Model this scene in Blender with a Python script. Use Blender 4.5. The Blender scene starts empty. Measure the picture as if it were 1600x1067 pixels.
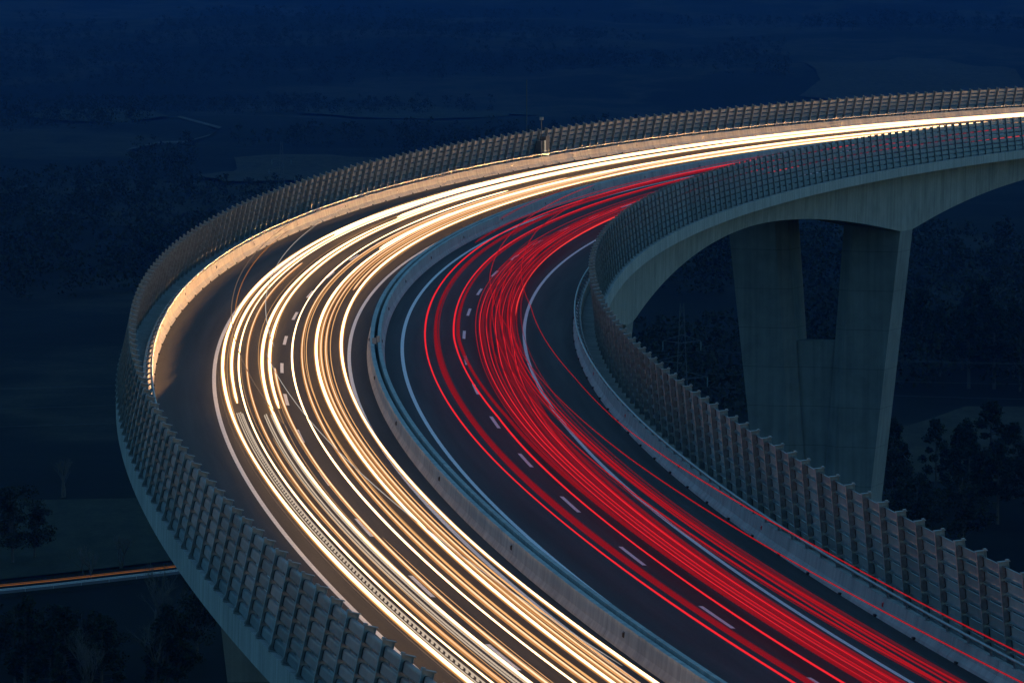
import bpy, bmesh, math, random
import numpy as np
from mathutils import Vector, Matrix, noise, Quaternion

random.seed(7); rng = np.random.default_rng(7)
R = math.radians
scene = bpy.context.scene
COL = scene.collection

# ------------------------------------------------------------------ camera, world, sun, exposure
CAM = (1.791, -314.429, 22.721)
cd = bpy.data.cameras.new("camera"); cam = bpy.data.objects.new("camera", cd); COL.objects.link(cam)
cam.location = CAM
cam.rotation_euler = (math.pi / 2 - 0.07346, 0, -0.00368)
cd.sensor_width = 36.0; cd.lens = 180.05; cd.clip_start = 1.0; cd.clip_end = 30000
scene.camera = cam

world = bpy.data.worlds.new("World"); scene.world = world; world.use_nodes = True
wn = world.node_tree.nodes; wl = world.node_tree.links
bg = wn["Background"]
sky = wn.new("ShaderNodeTexSky"); sky.sky_type = 'NISHITA'; sky.sun_disc = False
SUN_EL, SUN_AZ = R(1.5), R(105)
sky.sun_elevation = SUN_EL; sky.sun_rotation = SUN_AZ
sky.air_density = 1.0; sky.dust_density = 0.3; sky.ozone_density = 4.0
tint = wn.new("ShaderNodeMix"); tint.data_type = 'RGBA'; tint.blend_type = 'MULTIPLY'
tint.inputs[0].default_value = 1.0
tint.inputs[7].default_value = (0.42, 0.88, 0.82, 1)          # blue hour
dusk = wn.new("ShaderNodeMix"); dusk.data_type = 'RGBA'; dusk.blend_type = 'ADD'; dusk.inputs[0].default_value = 1.0
dusk.inputs[7].default_value = (0.13, 0.29, 0.42, 1)          # even afterglow of the whole dusk sky
wl.new(sky.outputs[0], tint.inputs[6]); wl.new(tint.outputs[2], dusk.inputs[6]); wl.new(dusk.outputs[2], bg.inputs[0])
bg.inputs[1].default_value = 0.09

sd = bpy.data.lights.new("sun", 'SUN'); sun = bpy.data.objects.new("sun", sd); COL.objects.link(sun)
sd.energy = 0.02; sd.angle = R(40); sd.color = (0.55, 0.8, 1.0)
sdir = Vector((math.sin(SUN_AZ) * math.cos(R(14)), math.cos(SUN_AZ) * math.cos(R(14)), math.sin(R(14))))
sun.rotation_euler = sdir.to_track_quat('Z', 'Y').to_euler()

scene.view_settings.view_transform = 'Standard'; scene.view_settings.look = 'None'
scene.view_settings.gamma = 1.0; scene.view_settings.exposure = 2.3
scene.view_settings.use_curve_mapping = False
cy = scene.cycles
cy.use_denoising = True
cy.max_bounces = 6; cy.diffuse_bounces = 2; cy.glossy_bounces = 2; cy.transmission_bounces = 4
cy.transparent_max_bounces = 24; cy.volume_bounces = 0
cy.caustics_reflective = False; cy.caustics_refractive = False
cy.use_light_tree = True

# ------------------------------------------------------------------ road geometry (clothoid-like curve)
K0, K1, K2 = 1.2959686e-3, 0.57224e-6, 0.37381e-9
G0, G1, G2 = 1.0043967e-2, -1.1328e-5, -0.5361e-8
CROSS = 0.08336960
_g = np.arange(-340, 620.5, 0.5)
_k = K0 + K1 * _g + K2 * _g * _g
_t = np.concatenate([[0], np.cumsum((_k[1:] + _k[:-1]) / 2 * 0.5)]); _t -= np.interp(0, _g, _t)
def _cum(a):
    c = np.concatenate([[0], np.cumsum((a[1:] + a[:-1]) / 2 * 0.5)]); return c - np.interp(0, _g, c)
_x, _y = _cum(np.sin(_t)), _cum(np.cos(_t))
_z = G0 * _g + G1 * _g ** 2 + G2 * _g ** 3
def P(s, w, h):
    th = np.interp(s, _g, _t)
    return Vector((float(np.interp(s, _g, _x) + w * np.cos(th)), float(np.interp(s, _g, _y) - w * np.sin(th)),
                   float(np.interp(s, _g, _z) - CROSS * w + h)))
def Parr(s, w, h):
    s = np.asarray(s, float)
    th = np.interp(s, _g, _t)
    return np.stack([np.interp(s, _g, _x) + w * np.cos(th), np.interp(s, _g, _y) - w * np.sin(th),
                     np.interp(s, _g, _z) - CROSS * w + h], -1)
def heading(s): return float(np.interp(s, _g, _t))
def frame(s, w, h, up=(0.0, 1.0)):
    """matrix at a point over the road: X = outward (+w), Y = along the road, Z = leaning up vector (lateral, vertical)."""
    o = P(s, w, h); a = P(s + .5, w, h) - P(s - .5, w, h); Y = a.normalized()
    th = heading(s); lat = Vector((math.cos(th), -math.sin(th), 0))
    Z = (lat * up[0] + Vector((0, 0, 1)) * up[1]).normalized()
    X = Y.cross(Z).normalized(); Z = X.cross(Y).normalized()
    m = Matrix((X, Y, Z)).transposed().to_4x4(); m.translation = o
    return m
S_MIN, S_MAX = -250.0, 440.0

# ------------------------------------------------------------------ materials
def nmat(name):
    m = bpy.data.materials.new(name); m.use_nodes = True
    nt = m.node_tree; b = nt.nodes["Principled BSDF"]
    return m, nt, nt.nodes, nt.links, b
def ramp(nt, fac, stops):
    r = nt.nodes.new("ShaderNodeValToRGB"); e = r.color_ramp.elements
    while len(e) < len(stops): e.new(0.5)
    for i, (p, c) in enumerate(stops): e[i].position = p; e[i].color = (*c, 1)
    nt.links.new(fac, r.inputs[0]); return r.outputs[0]
def noise_tex(nt, vec, scale, detail=6, rough=.6, stretch=None):
    n = nt.nodes.new("ShaderNodeTexNoise"); n.inputs["Scale"].default_value = scale
    n.inputs["Detail"].default_value = detail; n.inputs["Roughness"].default_value = rough
    if stretch:
        mp = nt.nodes.new("ShaderNodeMapping"); mp.inputs["Scale"].default_value = stretch
        nt.links.new(vec, mp.inputs[0]); vec = mp.outputs[0]
    nt.links.new(vec, n.inputs["Vector"]); return n.outputs["Fac"]
def mathn(nt, op, a, b=None, c=None):
    n = nt.nodes.new("ShaderNodeMath"); n.operation = op
    for i, v in enumerate((a, b, c)):
        if v is None: continue
        if isinstance(v, (int, float)): n.inputs[i].default_value = v
        else: nt.links.new(v, n.inputs[i])
    return n.outputs[0]
def mixc(nt, fac, a, b, mode='MIX'):
    n = nt.nodes.new("ShaderNodeMix"); n.data_type = 'RGBA'; n.blend_type = mode
    for i, v in ((0, fac), (6, a), (7, b)):
        if isinstance(v, (int, float)): n.inputs[i].default_value = v
        elif isinstance(v, tuple): n.inputs[i].default_value = (*v, 1)
        else: nt.links.new(v, n.inputs[i])
    return n.outputs[2]
def bump(nt, b, h, dist, strength=.6):
    n = nt.nodes.new("ShaderNodeBump"); n.inputs["Distance"].default_value = dist; n.inputs["Strength"].default_value = strength
    nt.links.new(h, n.inputs["Height"]); nt.links.new(n.outputs[0], b.inputs["Normal"])

def concrete(name, lo, hi, joint=None, axis='u', streak=True, soft=False):
    m, nt, N, L, b = nmat(name)
    geo = N.new("ShaderNodeNewGeometry"); pos = geo.outputs["Position"]
    uv = N.new("ShaderNodeUVMap"); uv.uv_map = "sw"
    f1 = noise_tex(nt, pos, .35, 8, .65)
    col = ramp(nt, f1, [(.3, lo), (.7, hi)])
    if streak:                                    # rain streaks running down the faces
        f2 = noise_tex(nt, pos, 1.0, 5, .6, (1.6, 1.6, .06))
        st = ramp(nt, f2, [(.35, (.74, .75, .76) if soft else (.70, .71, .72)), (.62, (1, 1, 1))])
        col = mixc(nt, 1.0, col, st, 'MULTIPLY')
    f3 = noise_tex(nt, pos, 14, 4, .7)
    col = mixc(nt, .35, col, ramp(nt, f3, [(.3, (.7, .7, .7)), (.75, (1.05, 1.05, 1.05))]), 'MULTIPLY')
    if joint:
        sp = N.new("ShaderNodeSeparateXYZ")
        L.new(uv.outputs[0] if axis == 'u' else pos, sp.inputs[0])
        v = sp.outputs[0] if axis == 'u' else sp.outputs[2]
        k = mathn(nt, 'FRACT', mathn(nt, 'DIVIDE', v, joint[0]))
        ln = mathn(nt, 'LESS_THAN', k, joint[1] / joint[0])
        col = mixc(nt, ln, col, mixc(nt, 1.0, col, (.45, .45, .45), 'MULTIPLY'))
    L.new(col, b.inputs["Base Color"]); b.inputs["Roughness"].default_value = .85
    bump(nt, b, f3, .02, .5)
    return m
M_CONC = concrete("weathered_concrete", (.20, .20, .19), (.32, .315, .30))
M_BARR = concrete("barrier_concrete", (.36, .35, .33), (.50, .485, .45), joint=(6.08, .035))
M_LIP = concrete("edge_beam_concrete", (.27, .27, .26), (.38, .375, .36), joint=(3.0, .06))
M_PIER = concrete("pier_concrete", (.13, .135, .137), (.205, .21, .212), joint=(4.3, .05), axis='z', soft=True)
M_WALK = concrete("walkway_concrete", (.42, .42, .40), (.56, .56, .53), joint=(3.0, .05), streak=False)

def asphalt(name, lanes):
    m, nt, N, L, b = nmat(name)
    uv = N.new("ShaderNodeUVMap"); uv.uv_map = "sw"
    geo = N.new("ShaderNodeNewGeometry")
    f = noise_tex(nt, geo.outputs["Position"], 9, 9, .85)
    col = ramp(nt, f, [(.32, (.024, .0242, .025)), (.70, (.076, .0762, .077))])
    f2 = noise_tex(nt, uv.outputs[0], 1.0, 6, .6, (.035, 1.3, 1))
    col = mixc(nt, 1.0, col, ramp(nt, f2, [(.32, (.60, .60, .62)), (.68, (1.22, 1.21, 1.19))]), 'MULTIPLY')
    sp = N.new("ShaderNodeSeparateXYZ"); L.new(uv.outputs[0], sp.inputs[0])
    # worn wheel tracks: polished darker bands along the lanes
    tr = mathn(nt, 'COSINE', mathn(nt, 'MULTIPLY', mathn(nt, 'SUBTRACT', sp.outputs[1], lanes), 2 * math.pi / 1.87))
    col = mixc(nt, 1.0, col, ramp(nt, mathn(nt, 'MULTIPLY_ADD', tr, .5, .5), [(.0, (1, 1, 1)), (1.0, (.80, .80, .81))]), 'MULTIPLY')
    f3 = noise_tex(nt, uv.outputs[0], 1.0, 3, .5, (.012, .25, 1))
    col = mixc(nt, 1.0, col, ramp(nt, f3, [(.38, (.8, .8, .82)), (.62, (1.1, 1.1, 1.1))]), 'MULTIPLY')
    L.new(col, b.inputs["Base Color"])
    b.inputs["Roughness"].default_value = .8; b.inputs["Specular IOR Level"].default_value = .22
    bump(nt, b, f, .012, .5)
    return m
M_ASPH_R = asphalt("asphalt_inner", .95)
M_ASPH_L = asphalt("asphalt_outer", -8.6)

def paint(name, lo, hi):
    m, nt, N, L, b = nmat(name)
    geo = N.new("ShaderNodeNewGeometry")
    f = noise_tex(nt, geo.outputs["Position"], 9, 6, .75)
    L.new(ramp(nt, f, [(.3, lo), (.55, hi)]), b.inputs["Base Color"]); b.inputs["Roughness"].default_value = .6
    return m
M_LINE = paint("road_paint", (.50, .50, .49), (.86, .86, .84))

def plain(name, col, rough=.6, metal=0.0, vary=.25, scale=6):
    m, nt, N, L, b = nmat(name)
    tc = N.new("ShaderNodeNewGeometry")
    f = noise_tex(nt, tc.outputs["Position"], scale, 5, .65)
    lo = tuple(c * (1 - vary) for c in col); hi = tuple(min(1, c * (1 + vary)) for c in col)
    L.new(ramp(nt, f, [(.3, lo), (.7, hi)]), b.inputs["Base Color"])
    b.inputs["Roughness"].default_value = rough; b.inputs["Metallic"].default_value = metal
    return m
M_STEEL = plain("galvanised_steel", (.21, .22, .225), .5, .35, .3, 5)
M_SEAL = plain("rubber_seal", (.025, .024, .023), .8)
M_RAIL = plain("rail_steel", (.30, .31, .31), .42, .7, .25, 4)
M_DARKMETAL = plain("dark_cabinet_paint", (.06, .065, .07), .5)
M_REFL_R = plain("red_reflector", (.55, .03, .03), .3)
M_REFL_D = plain("dark_reflector", (.05, .025, .015), .4)
M_PLATE = plain("sign_plate", (.72, .66, .50), .4)
M_INS = plain("glass_insulator", (.13, .19, .21), .25)
M_LATT = plain("lattice_steel", (.055, .06, .065), .7, .0)

def acrylic():
    """smoky grey weathered acrylic slat: lets some light through, scatters some, has a soft gloss"""
    m, nt, N, L, b = nmat("smoky_acrylic")
    geo = N.new("ShaderNodeNewGeometry"); oi = N.new("ShaderNodeObjectInfo")
    f = noise_tex(nt, geo.outputs["Position"], 2.2, 6, .7)
    vr = N.new("ShaderNodeMapRange"); vr.inputs[3].default_value = .68; vr.inputs[4].default_value = 1.22
    L.new(oi.outputs["Random"], vr.inputs[0])
    L.new(mixc(nt, 1.0, ramp(nt, f, [(.3, (.155, .205, .235)), (.7, (.27, .335, .37))]), vr.outputs[0], 'MULTIPLY'), b.inputs["Base Color"])
    b.inputs["Roughness"].default_value = .26; b.inputs["Specular IOR Level"].default_value = .8
    tl = N.new("ShaderNodeBsdfTranslucent"); tl.inputs[0].default_value = (.46, .47, .47, 1)
    tp = N.new("ShaderNodeBsdfTransparent"); tp.inputs[0].default_value = (.75, .77, .78, 1)
    m1 = N.new("ShaderNodeMixShader"); m1.inputs[0].default_value = .40
    L.new(b.outputs[0], m1.inputs[1]); L.new(tl.outputs[0], m1.inputs[2])
    m2 = N.new("ShaderNodeMixShader"); L.new(m1.outputs[0], m2.inputs[1]); L.new(tp.outputs[0], m2.inputs[2])
    mr = N.new("ShaderNodeMapRange"); mr.inputs[3].default_value = .08; mr.inputs[4].default_value = .22
    L.new(oi.outputs["Random"], mr.inputs[0]); L.new(mr.outputs[0], m2.inputs[0])
    L.new(m2.outputs[0], N["Material Output"].inputs[0])
    return m
M_ACRYL = acrylic()

_em = {}
def glow(col, strength, clear=0.0):
    key = (col, strength, clear)
    if key in _em: return _em[key]
    m = bpy.data.materials.new("lamp_and_bloom_light"); m.use_nodes = True
    nt = m.node_tree; nt.nodes.clear()
    o = nt.nodes.new("ShaderNodeOutputMaterial"); e = nt.nodes.new("ShaderNodeEmission")
    e.inputs[0].default_value = (*col, 1); e.inputs[1].default_value = strength
    if clear > 0:
        t = nt.nodes.new("ShaderNodeBsdfTransparent"); mx = nt.nodes.new("ShaderNodeMixShader")
        mx.inputs[0].default_value = clear
        nt.links.new(e.outputs[0], mx.inputs[1]); nt.links.new(t.outputs[0], mx.inputs[2]); nt.links.new(mx.outputs[0], o.inputs[0])
    else: nt.links.new(e.outputs[0], o.inputs[0])
    _em[key] = m
    return m

# ------------------------------------------------------------------ object helpers
def mesh_from(name, V, F, mat, uv=None, smooth=False, midx=None):
    me = bpy.data.meshes.new(name)
    me.from_pydata([tuple(map(float, v)) for v in V], [], F)
    for mm in (mat if isinstance(mat, (list, tuple)) else [mat]): me.materials.append(mm)
    if midx is not None: me.polygons.foreach_set("material_index", midx)
    if uv is not None:
        l = me.uv_layers.new(name="sw")
        idx = np.zeros(len(me.loops), int); me.loops.foreach_get("vertex_index", idx)
        l.data.foreach_set("uv", np.asarray(uv, float)[idx].ravel())
    if smooth: me.polygons.foreach_set("use_smooth", [True] * len(me.polygons))
    me.update(); return me
def link(name, me, parent=None, mw=None):
    o = bpy.data.objects.new(name, me); COL.objects.link(o)
    if mw is not None: o.matrix_basis = mw
    if parent is not None:
        o.parent = parent; o.matrix_parent_inverse = BASEINV[parent.name]
    BASEINV[o.name] = (o.matrix_basis if parent is None else BASEABS[parent.name] @ BASEINV[parent.name] @ o.matrix_basis).inverted()
    BASEABS[o.name] = BASEINV[o.name].inverted()
    return o
BASEINV, BASEABS = {}, {}
def tag(o, label, cat, group=None):
    o["label"] = label; o["category"] = cat
    if group: o["group"] = group
    return o
def thing(name, loc, label, cat, group=None):
    o = bpy.data.objects.new(name, None); COL.objects.link(o); o.location = loc; o.empty_display_size = 1
    BASEABS[o.name] = Matrix.Translation(loc); BASEINV[o.name] = BASEABS[o.name].inverted()
    return tag(o, label, cat, group)
def struct(o): o["kind"] = "structure"; return o
def stuff(o): o["kind"] = "stuff"; return o

def sweep(name, prof, s0, s1, ds, mat, closed=True, parent=None, smooth=False, caps=True):
    """sweep a (w,h) outline, or a function s -> outline, along the road"""
    n = max(2, int(round((s1 - s0) / ds)) + 1); ss = np.linspace(s0, s1, n)
    V, UV, F = [], [], []
    f = prof if callable(prof) else (lambda s: prof)
    m = len(f(s0))
    for s in ss:
        pr = f(s); d = 0.0
        for j, (w, h) in enumerate(pr):
            if j: d += math.hypot(w - pr[j - 1][0], h - pr[j - 1][1])
            V.append(P(s, w, h)); UV.append((s, w if not closed else d))
    for i in range(n - 1):
        for j in range(m if closed else m - 1):
            a, b2 = i * m + j, i * m + (j + 1) % m
            F.append((a, b2, b2 + m, a + m))
    if closed and caps: F.append(tuple(range(m))[::-1]); F.append(tuple((n - 1) * m + j for j in range(m)))
    return link(name, mesh_from(name, V, F, mat, UV, smooth), parent)

def box_vf(V, F, lo, hi, M=None):
    k = len(V)
    for x in (lo[0], hi[0]):
        for y in (lo[1], hi[1]):
            for z in (lo[2], hi[2]):
                v = Vector((x, y, z)); V.append(M @ v if M else v)
    F += [(k, k + 1, k + 3, k + 2), (k + 4, k + 6, k + 7, k + 5), (k, k + 4, k + 5, k + 1), (k + 2, k + 3, k + 7, k + 6), (k, k + 2, k + 6, k + 4), (k + 1, k + 5, k + 7, k + 3)]
def tube_vf(V, F, pts, r, n=6, r1=None):
    k = len(V); pts = [Vector(p) for p in pts]; m = len(pts)
    for i, p in enumerate(pts):
        t = (pts[min(i + 1, m - 1)] - pts[max(i - 1, 0)]).normalized()
        a = Vector((0, 0, 1)) if abs(t.z) < .9 else Vector((1, 0, 0))
        u = t.cross(a).normalized(); v = t.cross(u)
        rr = r if r1 is None else r + (r1 - r) * i / (m - 1)
        for j in range(n):
            c, s_ = math.cos(2 * math.pi * j / n), math.sin(2 * math.pi * j / n)
            V.append(p + u * (rr * c) + v * (rr * s_))
    for i in range(m - 1):
        for j in range(n):
            a, b2 = k + i * n + j, k + i * n + (j + 1) % n
            F.append((a, b2, b2 + n, a + n))
    F.append(tuple(k + j for j in range(n))[::-1]); F.append(tuple(k + (m - 1) * n + j for j in range(n)))

# ------------------------------------------------------------------ terrain
def smooth01(t): t = np.clip(t, 0, 1); return t * t * (3 - 2 * t)
def ground_z(x, y):
    z = -74.0 + 70 * smooth01((y - 2300) / 4500.0) + 620 * smooth01((y - 5600) / 6500.0)
    amp = 2.0 + 24 * smooth01((y - 1300) / 4000.0)
    n = noise.fractal(Vector((x / 620.0, y / 900.0, 3.1)), 1.0, 2.1, 5)
    n2 = noise.fractal(Vector((x / 120.0, y / 160.0, 9.7)), 1.0, 2.1, 3)
    z += amp * n + (1.0 + 2.0 * smooth01((y - 900) / 800)) * n2
    d2 = (x - CAM[0]) ** 2 + (y - CAM[1]) ** 2
    z = z + (20.9 - z) * math.exp(-d2 / (34.0 ** 2))            # the crag the camera stands on
    return z
def build_terrain():
    xs = np.concatenate([np.linspace(-4000, -500, 24)[:-1], np.linspace(-500, 600, 111)[:-1], np.linspace(600, 4000, 24)])
    ys = np.concatenate([np.linspace(-900, -340, 15)[:-1], np.linspace(-340, -260, 12)[:-1], np.linspace(-260, 2500, 200)[:-1], np.linspace(2500, 13500, 120)])
    V, F, nx = [], [], len(xs)
    for y in ys:
        for x in xs: V.append((x, y, ground_z(x, y)))
    for j in range(len(ys) - 1):
        for i in range(nx - 1):
            a = j * nx + i; F.append((a, a + 1, a + nx + 1, a + nx))
    m, nt, N, L, b = nmat("hillside_ground")
    geo = N.new("ShaderNodeNewGeometry"); pos = geo.outputs["Position"]
    f1 = noise_tex(nt, pos, .004, 8, .6, (1, .55, 1)); f2 = noise_tex(nt, pos, .05, 6, .7); f3 = noise_tex(nt, pos, .8, 4, .7)
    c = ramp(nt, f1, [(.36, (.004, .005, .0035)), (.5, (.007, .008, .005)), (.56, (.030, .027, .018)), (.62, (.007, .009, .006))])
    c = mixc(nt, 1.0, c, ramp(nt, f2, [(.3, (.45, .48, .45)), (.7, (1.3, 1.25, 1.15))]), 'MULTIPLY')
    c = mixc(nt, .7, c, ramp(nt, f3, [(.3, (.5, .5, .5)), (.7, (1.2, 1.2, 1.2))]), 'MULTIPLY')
    L.new(c, b.inputs["Base Color"]); b.inputs["Roughness"].default_value = .95; b.inputs["Specular IOR Level"].default_value = .04
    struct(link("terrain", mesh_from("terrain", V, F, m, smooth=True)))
build_terrain()

def drape(name, poly, mat, lift=.25, step=6.0):
    """a sheet lying on the terrain inside a convex outline"""
    xs = [q[0] for q in poly]; ys = [q[1] for q in poly]
    bm = bmesh.new(); vs = [bm.verts.new((x, y, 0)) for x, y in poly]; bm.faces.new(vs)
    for ax, lo, hi in ((0, min(xs), max(xs)), (1, min(ys), max(ys))):
        c = lo + step
        while c < hi:
            no = (1, 0, 0) if ax == 0 else (0, 1, 0); co = (c, 0, 0) if ax == 0 else (0, c, 0)
            bmesh.ops.bisect_plane(bm, geom=bm.verts[:] + bm.edges[:] + bm.faces[:], plane_co=co, plane_no=no); c += step
    for v in bm.verts: v.co.z = ground_z(v.co.x, v.co.y) + lift
    me = bpy.data.meshes.new(name); bm.to_mesh(me); bm.free(); me.materials.append(mat)
    return struct(link(name, me))
def grassy(name, lo, hi):
    m, nt, N, L, b = nmat(name); geo = N.new("ShaderNodeNewGeometry"); pos = geo.outputs["Position"]
    f = noise_tex(nt, pos, .22, 8, .7, (1, .35, 1)); f2 = noise_tex(nt, pos, 1.6, 5, .8)
    c = ramp(nt, f, [(.3, lo), (.7, hi)])
    c = mixc(nt, 1.0, c, ramp(nt, f2, [(.3, (.55, .55, .55)), (.7, (1.25, 1.25, 1.25))]), 'MULTIPLY')
    L.new(c, b.inputs["Base Color"]); b.inputs["Roughness"].default_value = .95; b.inputs["Specular IOR Level"].default_value = .04; return m
M_FIELD = grassy("dry_meadow", (.018, .020, .012), (.042, .041, .025))
M_STRAW = grassy("bleached_meadow", (.020, .018, .011), (.058, .048, .031))
M_GRAVEL = grassy("pale_track", (.05, .048, .042), (.10, .095, .085))
M_LANE = plain("lane_asphalt", (.014, .0145, .016), .9)
drape("field", [(-230, 424), (-92, 468), (-42, 516), (-12, 604), (-230, 594)], M_FIELD)
drape("field", [(76, 640), (112, 630), (150, 660), (150, 790), (105, 800), (84, 740)], M_STRAW)

# country lane below the bridge with its crash barrier
def lane_y(x): return 463 + (.95 if x > -77 else .42) * (x + 77)
V, F, VF = [], [], []
xs = np.arange(-330, 60, 4.0)
for x in xs:
    for q in (-3.4, 3.4):
        V.append((x, lane_y(x) + q, ground_z(x, lane_y(x)) + .55))
for x in xs:
    V.append((x, lane_y(x) - 6.0, ground_z(x, lane_y(x) - 6) - .3)); V.append((x, lane_y(x) + 6.0, ground_z(x, lane_y(x) + 6) - .3))
n = len(xs)
for i in range(n - 1):
    F.append((2 * i, 2 * i + 2, 2 * i + 3, 2 * i + 1))
    VF.append((2 * n + 2 * i, 2 * n + 2 * i + 2, 2 * i + 2, 2 * i)); VF.append((2 * i + 1, 2 * i + 3, 2 * n + 2 * i + 3, 2 * n + 2 * i + 1))
struct(link("country_road", mesh_from("country_road", V[:2 * n], F, M_LANE)))
struct(link("road_verge", mesh_from("road_verge", V, VF, grassy("dark_verge", (.006, .007, .004), (.016, .017, .010)))))

# ------------------------------------------------------------------ viaduct
PIERS = [-168, -28, 112, 252, 392]
def girder_depth(s):
    t = ((s - 112) % 140) / 140.0; t = abs(t - .5) * 2                 # 0 midspan, 1 pier
    t = min(1.0, t / .964)
    return 3.42 + 4.2 * t ** 1.85
via = thing("viaduct", P(0, -5.2, -8), "long curving concrete motorway viaduct with arched girders on tall split piers", "viaduct")
sweep("deck_slab", [(-4.98, -.03), (7.34, -.03), (7.36, .262), (8.70, .262), (8.74, -.55), (8.40, -.60), (5.3, -1.15), (-1.5, -1.15), (-4.9, -.42)],
      S_MIN, S_MAX, 3, M_CONC, parent=via)
sweep("deck_slab", [(-18.0, .40), (-17.98, -.03), (-5.50, -.03), (-5.58, -.42), (-8.3, -1.15), (-15.1, -1.15), (-18.9, -.60), (-19.26, -.45), (-19.22, .40)],
      S_MIN, S_MAX, 3, M_CONC, parent=via)
def gird(a, b):
    def f(s):
        d = girder_depth(s)
        return [(a, -1.1), (b, -1.1), (b - .12, -d), (a + .12, -d)]
    return f
sweep("box_girder", gird(-1.65, 5.12), S_MIN, S_MAX, 2, M_CONC, parent=via)
sweep("box_girder", gird(-14.92, -8.15), S_MIN, S_MAX, 2, M_CONC, parent=via)
# precast edge beams with joints, a separate lighter strip along each deck edge
sweep("edge_beam", [(8.72, .275), (8.60, .275), (8.60, .262), (8.755, .262), (8.775, -.66), (8.60, -.66), (8.60, -.62), (8.79, -.62)][3:6] + [(8.60, -.66), (8.60, .285), (8.755, .285)], S_MIN, S_MAX, 3, M_LIP, parent=via)
sweep("edge_beam", [(-19.25, .425), (-19.05, .425), (-19.05, -.56), (-19.28, -.56)], S_MIN, S_MAX, 3, M_LIP, parent=via)

def build_pier(sp):
    base = P(sp, -4.9, 0); base.z = ground_z(base.x, base.y)
    th = heading(sp); lat = Vector((math.cos(th), -math.sin(th), 0)); al = Vector((math.sin(th), math.cos(th), 0))
    ctr = P(sp, 0, 0); zc = ctr.z
    def pt(w, a, z): q = ctr + lat * w + al * a; return Vector((q.x, q.y, z))
    pr = link("pier", None, via) if False else None
    zb = base.z - 2.0
    def leg(sgn):
        V, F = [], []
        zt = zc - CROSS * (1.7 if sgn > 0 else -11.5) - 7.45
        levels = [zt + 1.2, zt, -12, -18, -26, -36, zb]
        for z in levels:
            dz = max(0.0, min(zt, zt) - max(z, -36.0)) if z < zt else 0.0
            ow = 9.9 - .112 * dz; iw = 3.25 - .075 * dz                # outer, inner edge from the pier axis (w = -4.9)
            ch = 1.25
            ring = [(ow, -2.55), (ow, 2.55), (iw, 2.55), (iw, -1.75), (iw + ch, -2.55)]
            for w, a in ring: V.append(pt(-4.9 + sgn * w, a, z))
        n = 5
        for i in range(len(levels) - 1):
            for j in range(n):
                a, b2 = i * n + j, i * n + (j + 1) % n
                F.append((a, b2, b2 + n, a + n))
        F.append(tuple(range(n))); F.append(tuple((len(levels) - 1) * n + j for j in range(n))[::-1])
        return V, F
    V, F = [], []
    z1 = -18.6
    for z in (z1, -36, zb):
        hw = 3.3 - .075 * max(0, -14.0 - max(z, -36)) + .35
        for w, a in ((-hw, -1.45), (hw, -1.45), (hw, 1.45), (-hw, 1.45)): V.append(pt(-4.9 + w, a, z))
    for i in range(2):
        for j in range(4):
            a, b2 = i * 4 + j, i * 4 + (j + 1) % 4; F.append((a, b2, b2 + 4, a + 4))
    F.append((0, 1, 2, 3)); F.append((8, 9, 10, 11))
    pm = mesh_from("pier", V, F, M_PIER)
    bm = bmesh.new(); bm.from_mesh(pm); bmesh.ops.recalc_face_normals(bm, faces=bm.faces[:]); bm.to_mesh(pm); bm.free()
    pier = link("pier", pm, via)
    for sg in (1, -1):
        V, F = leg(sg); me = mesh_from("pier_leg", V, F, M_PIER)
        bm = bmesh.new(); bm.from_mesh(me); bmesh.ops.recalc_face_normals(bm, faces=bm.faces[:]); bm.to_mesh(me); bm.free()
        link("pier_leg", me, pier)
for sp in PIERS: build_pier(sp)

# roads, as sheets on the decks, and the painted lines
def strip(name, w0, w1, h, s0, s1, mat, ds=3.0):
    n = max(2, int((s1 - s0) / ds) + 1); k = 1 if w1 - w0 < 1 else 6
    ws = np.linspace(w0, w1, k + 1); V, UV, F = [], [], []
    for s in np.linspace(s0, s1, n):
        for w in ws: V.append(P(s, w, h)); UV.append((s, w))
    m = k + 1
    for i in range(n - 1):
        for j in range(k): a = i * m + j; F.append((a, a + 1, a + m + 1, a + m))
    return V, F, UV
def sheet(name, *a):
    V, F, UV = strip(name, *a); return struct(link(name, mesh_from(name, V, F, a[-1], UV)))
sheet("road", -4.74, 6.83, -.010, S_MIN, S_MAX, M_ASPH_R)
sheet("road", -17.40, -5.73, -.010, S_MIN, S_MAX, M_ASPH_L)
for w in (-3.69, 3.71, -6.77, -14.22): sheet("edge_line", w - .10, w + .10, -.004, S_MIN, S_MAX, M_LINE)
for w, off in ((0.0, 0.0), (-10.55, -32.42 + 36)):
    V, F, UV = [], [], []
    for i in range(-16, 26):
        c = off + 18 * i
        if c < S_MIN + 5 or c > S_MAX - 5: continue
        a, b2, c2 = strip("", w - .09, w + .09, -.004, c - 3, c + 3, None, 1.5)
        k = len(V); V += a; F += [tuple(q + k for q in f) for f in b2]; UV += c2
    struct(link("lane_dashes", mesh_from("lane_dashes", V, F, M_LINE, UV)))

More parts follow.
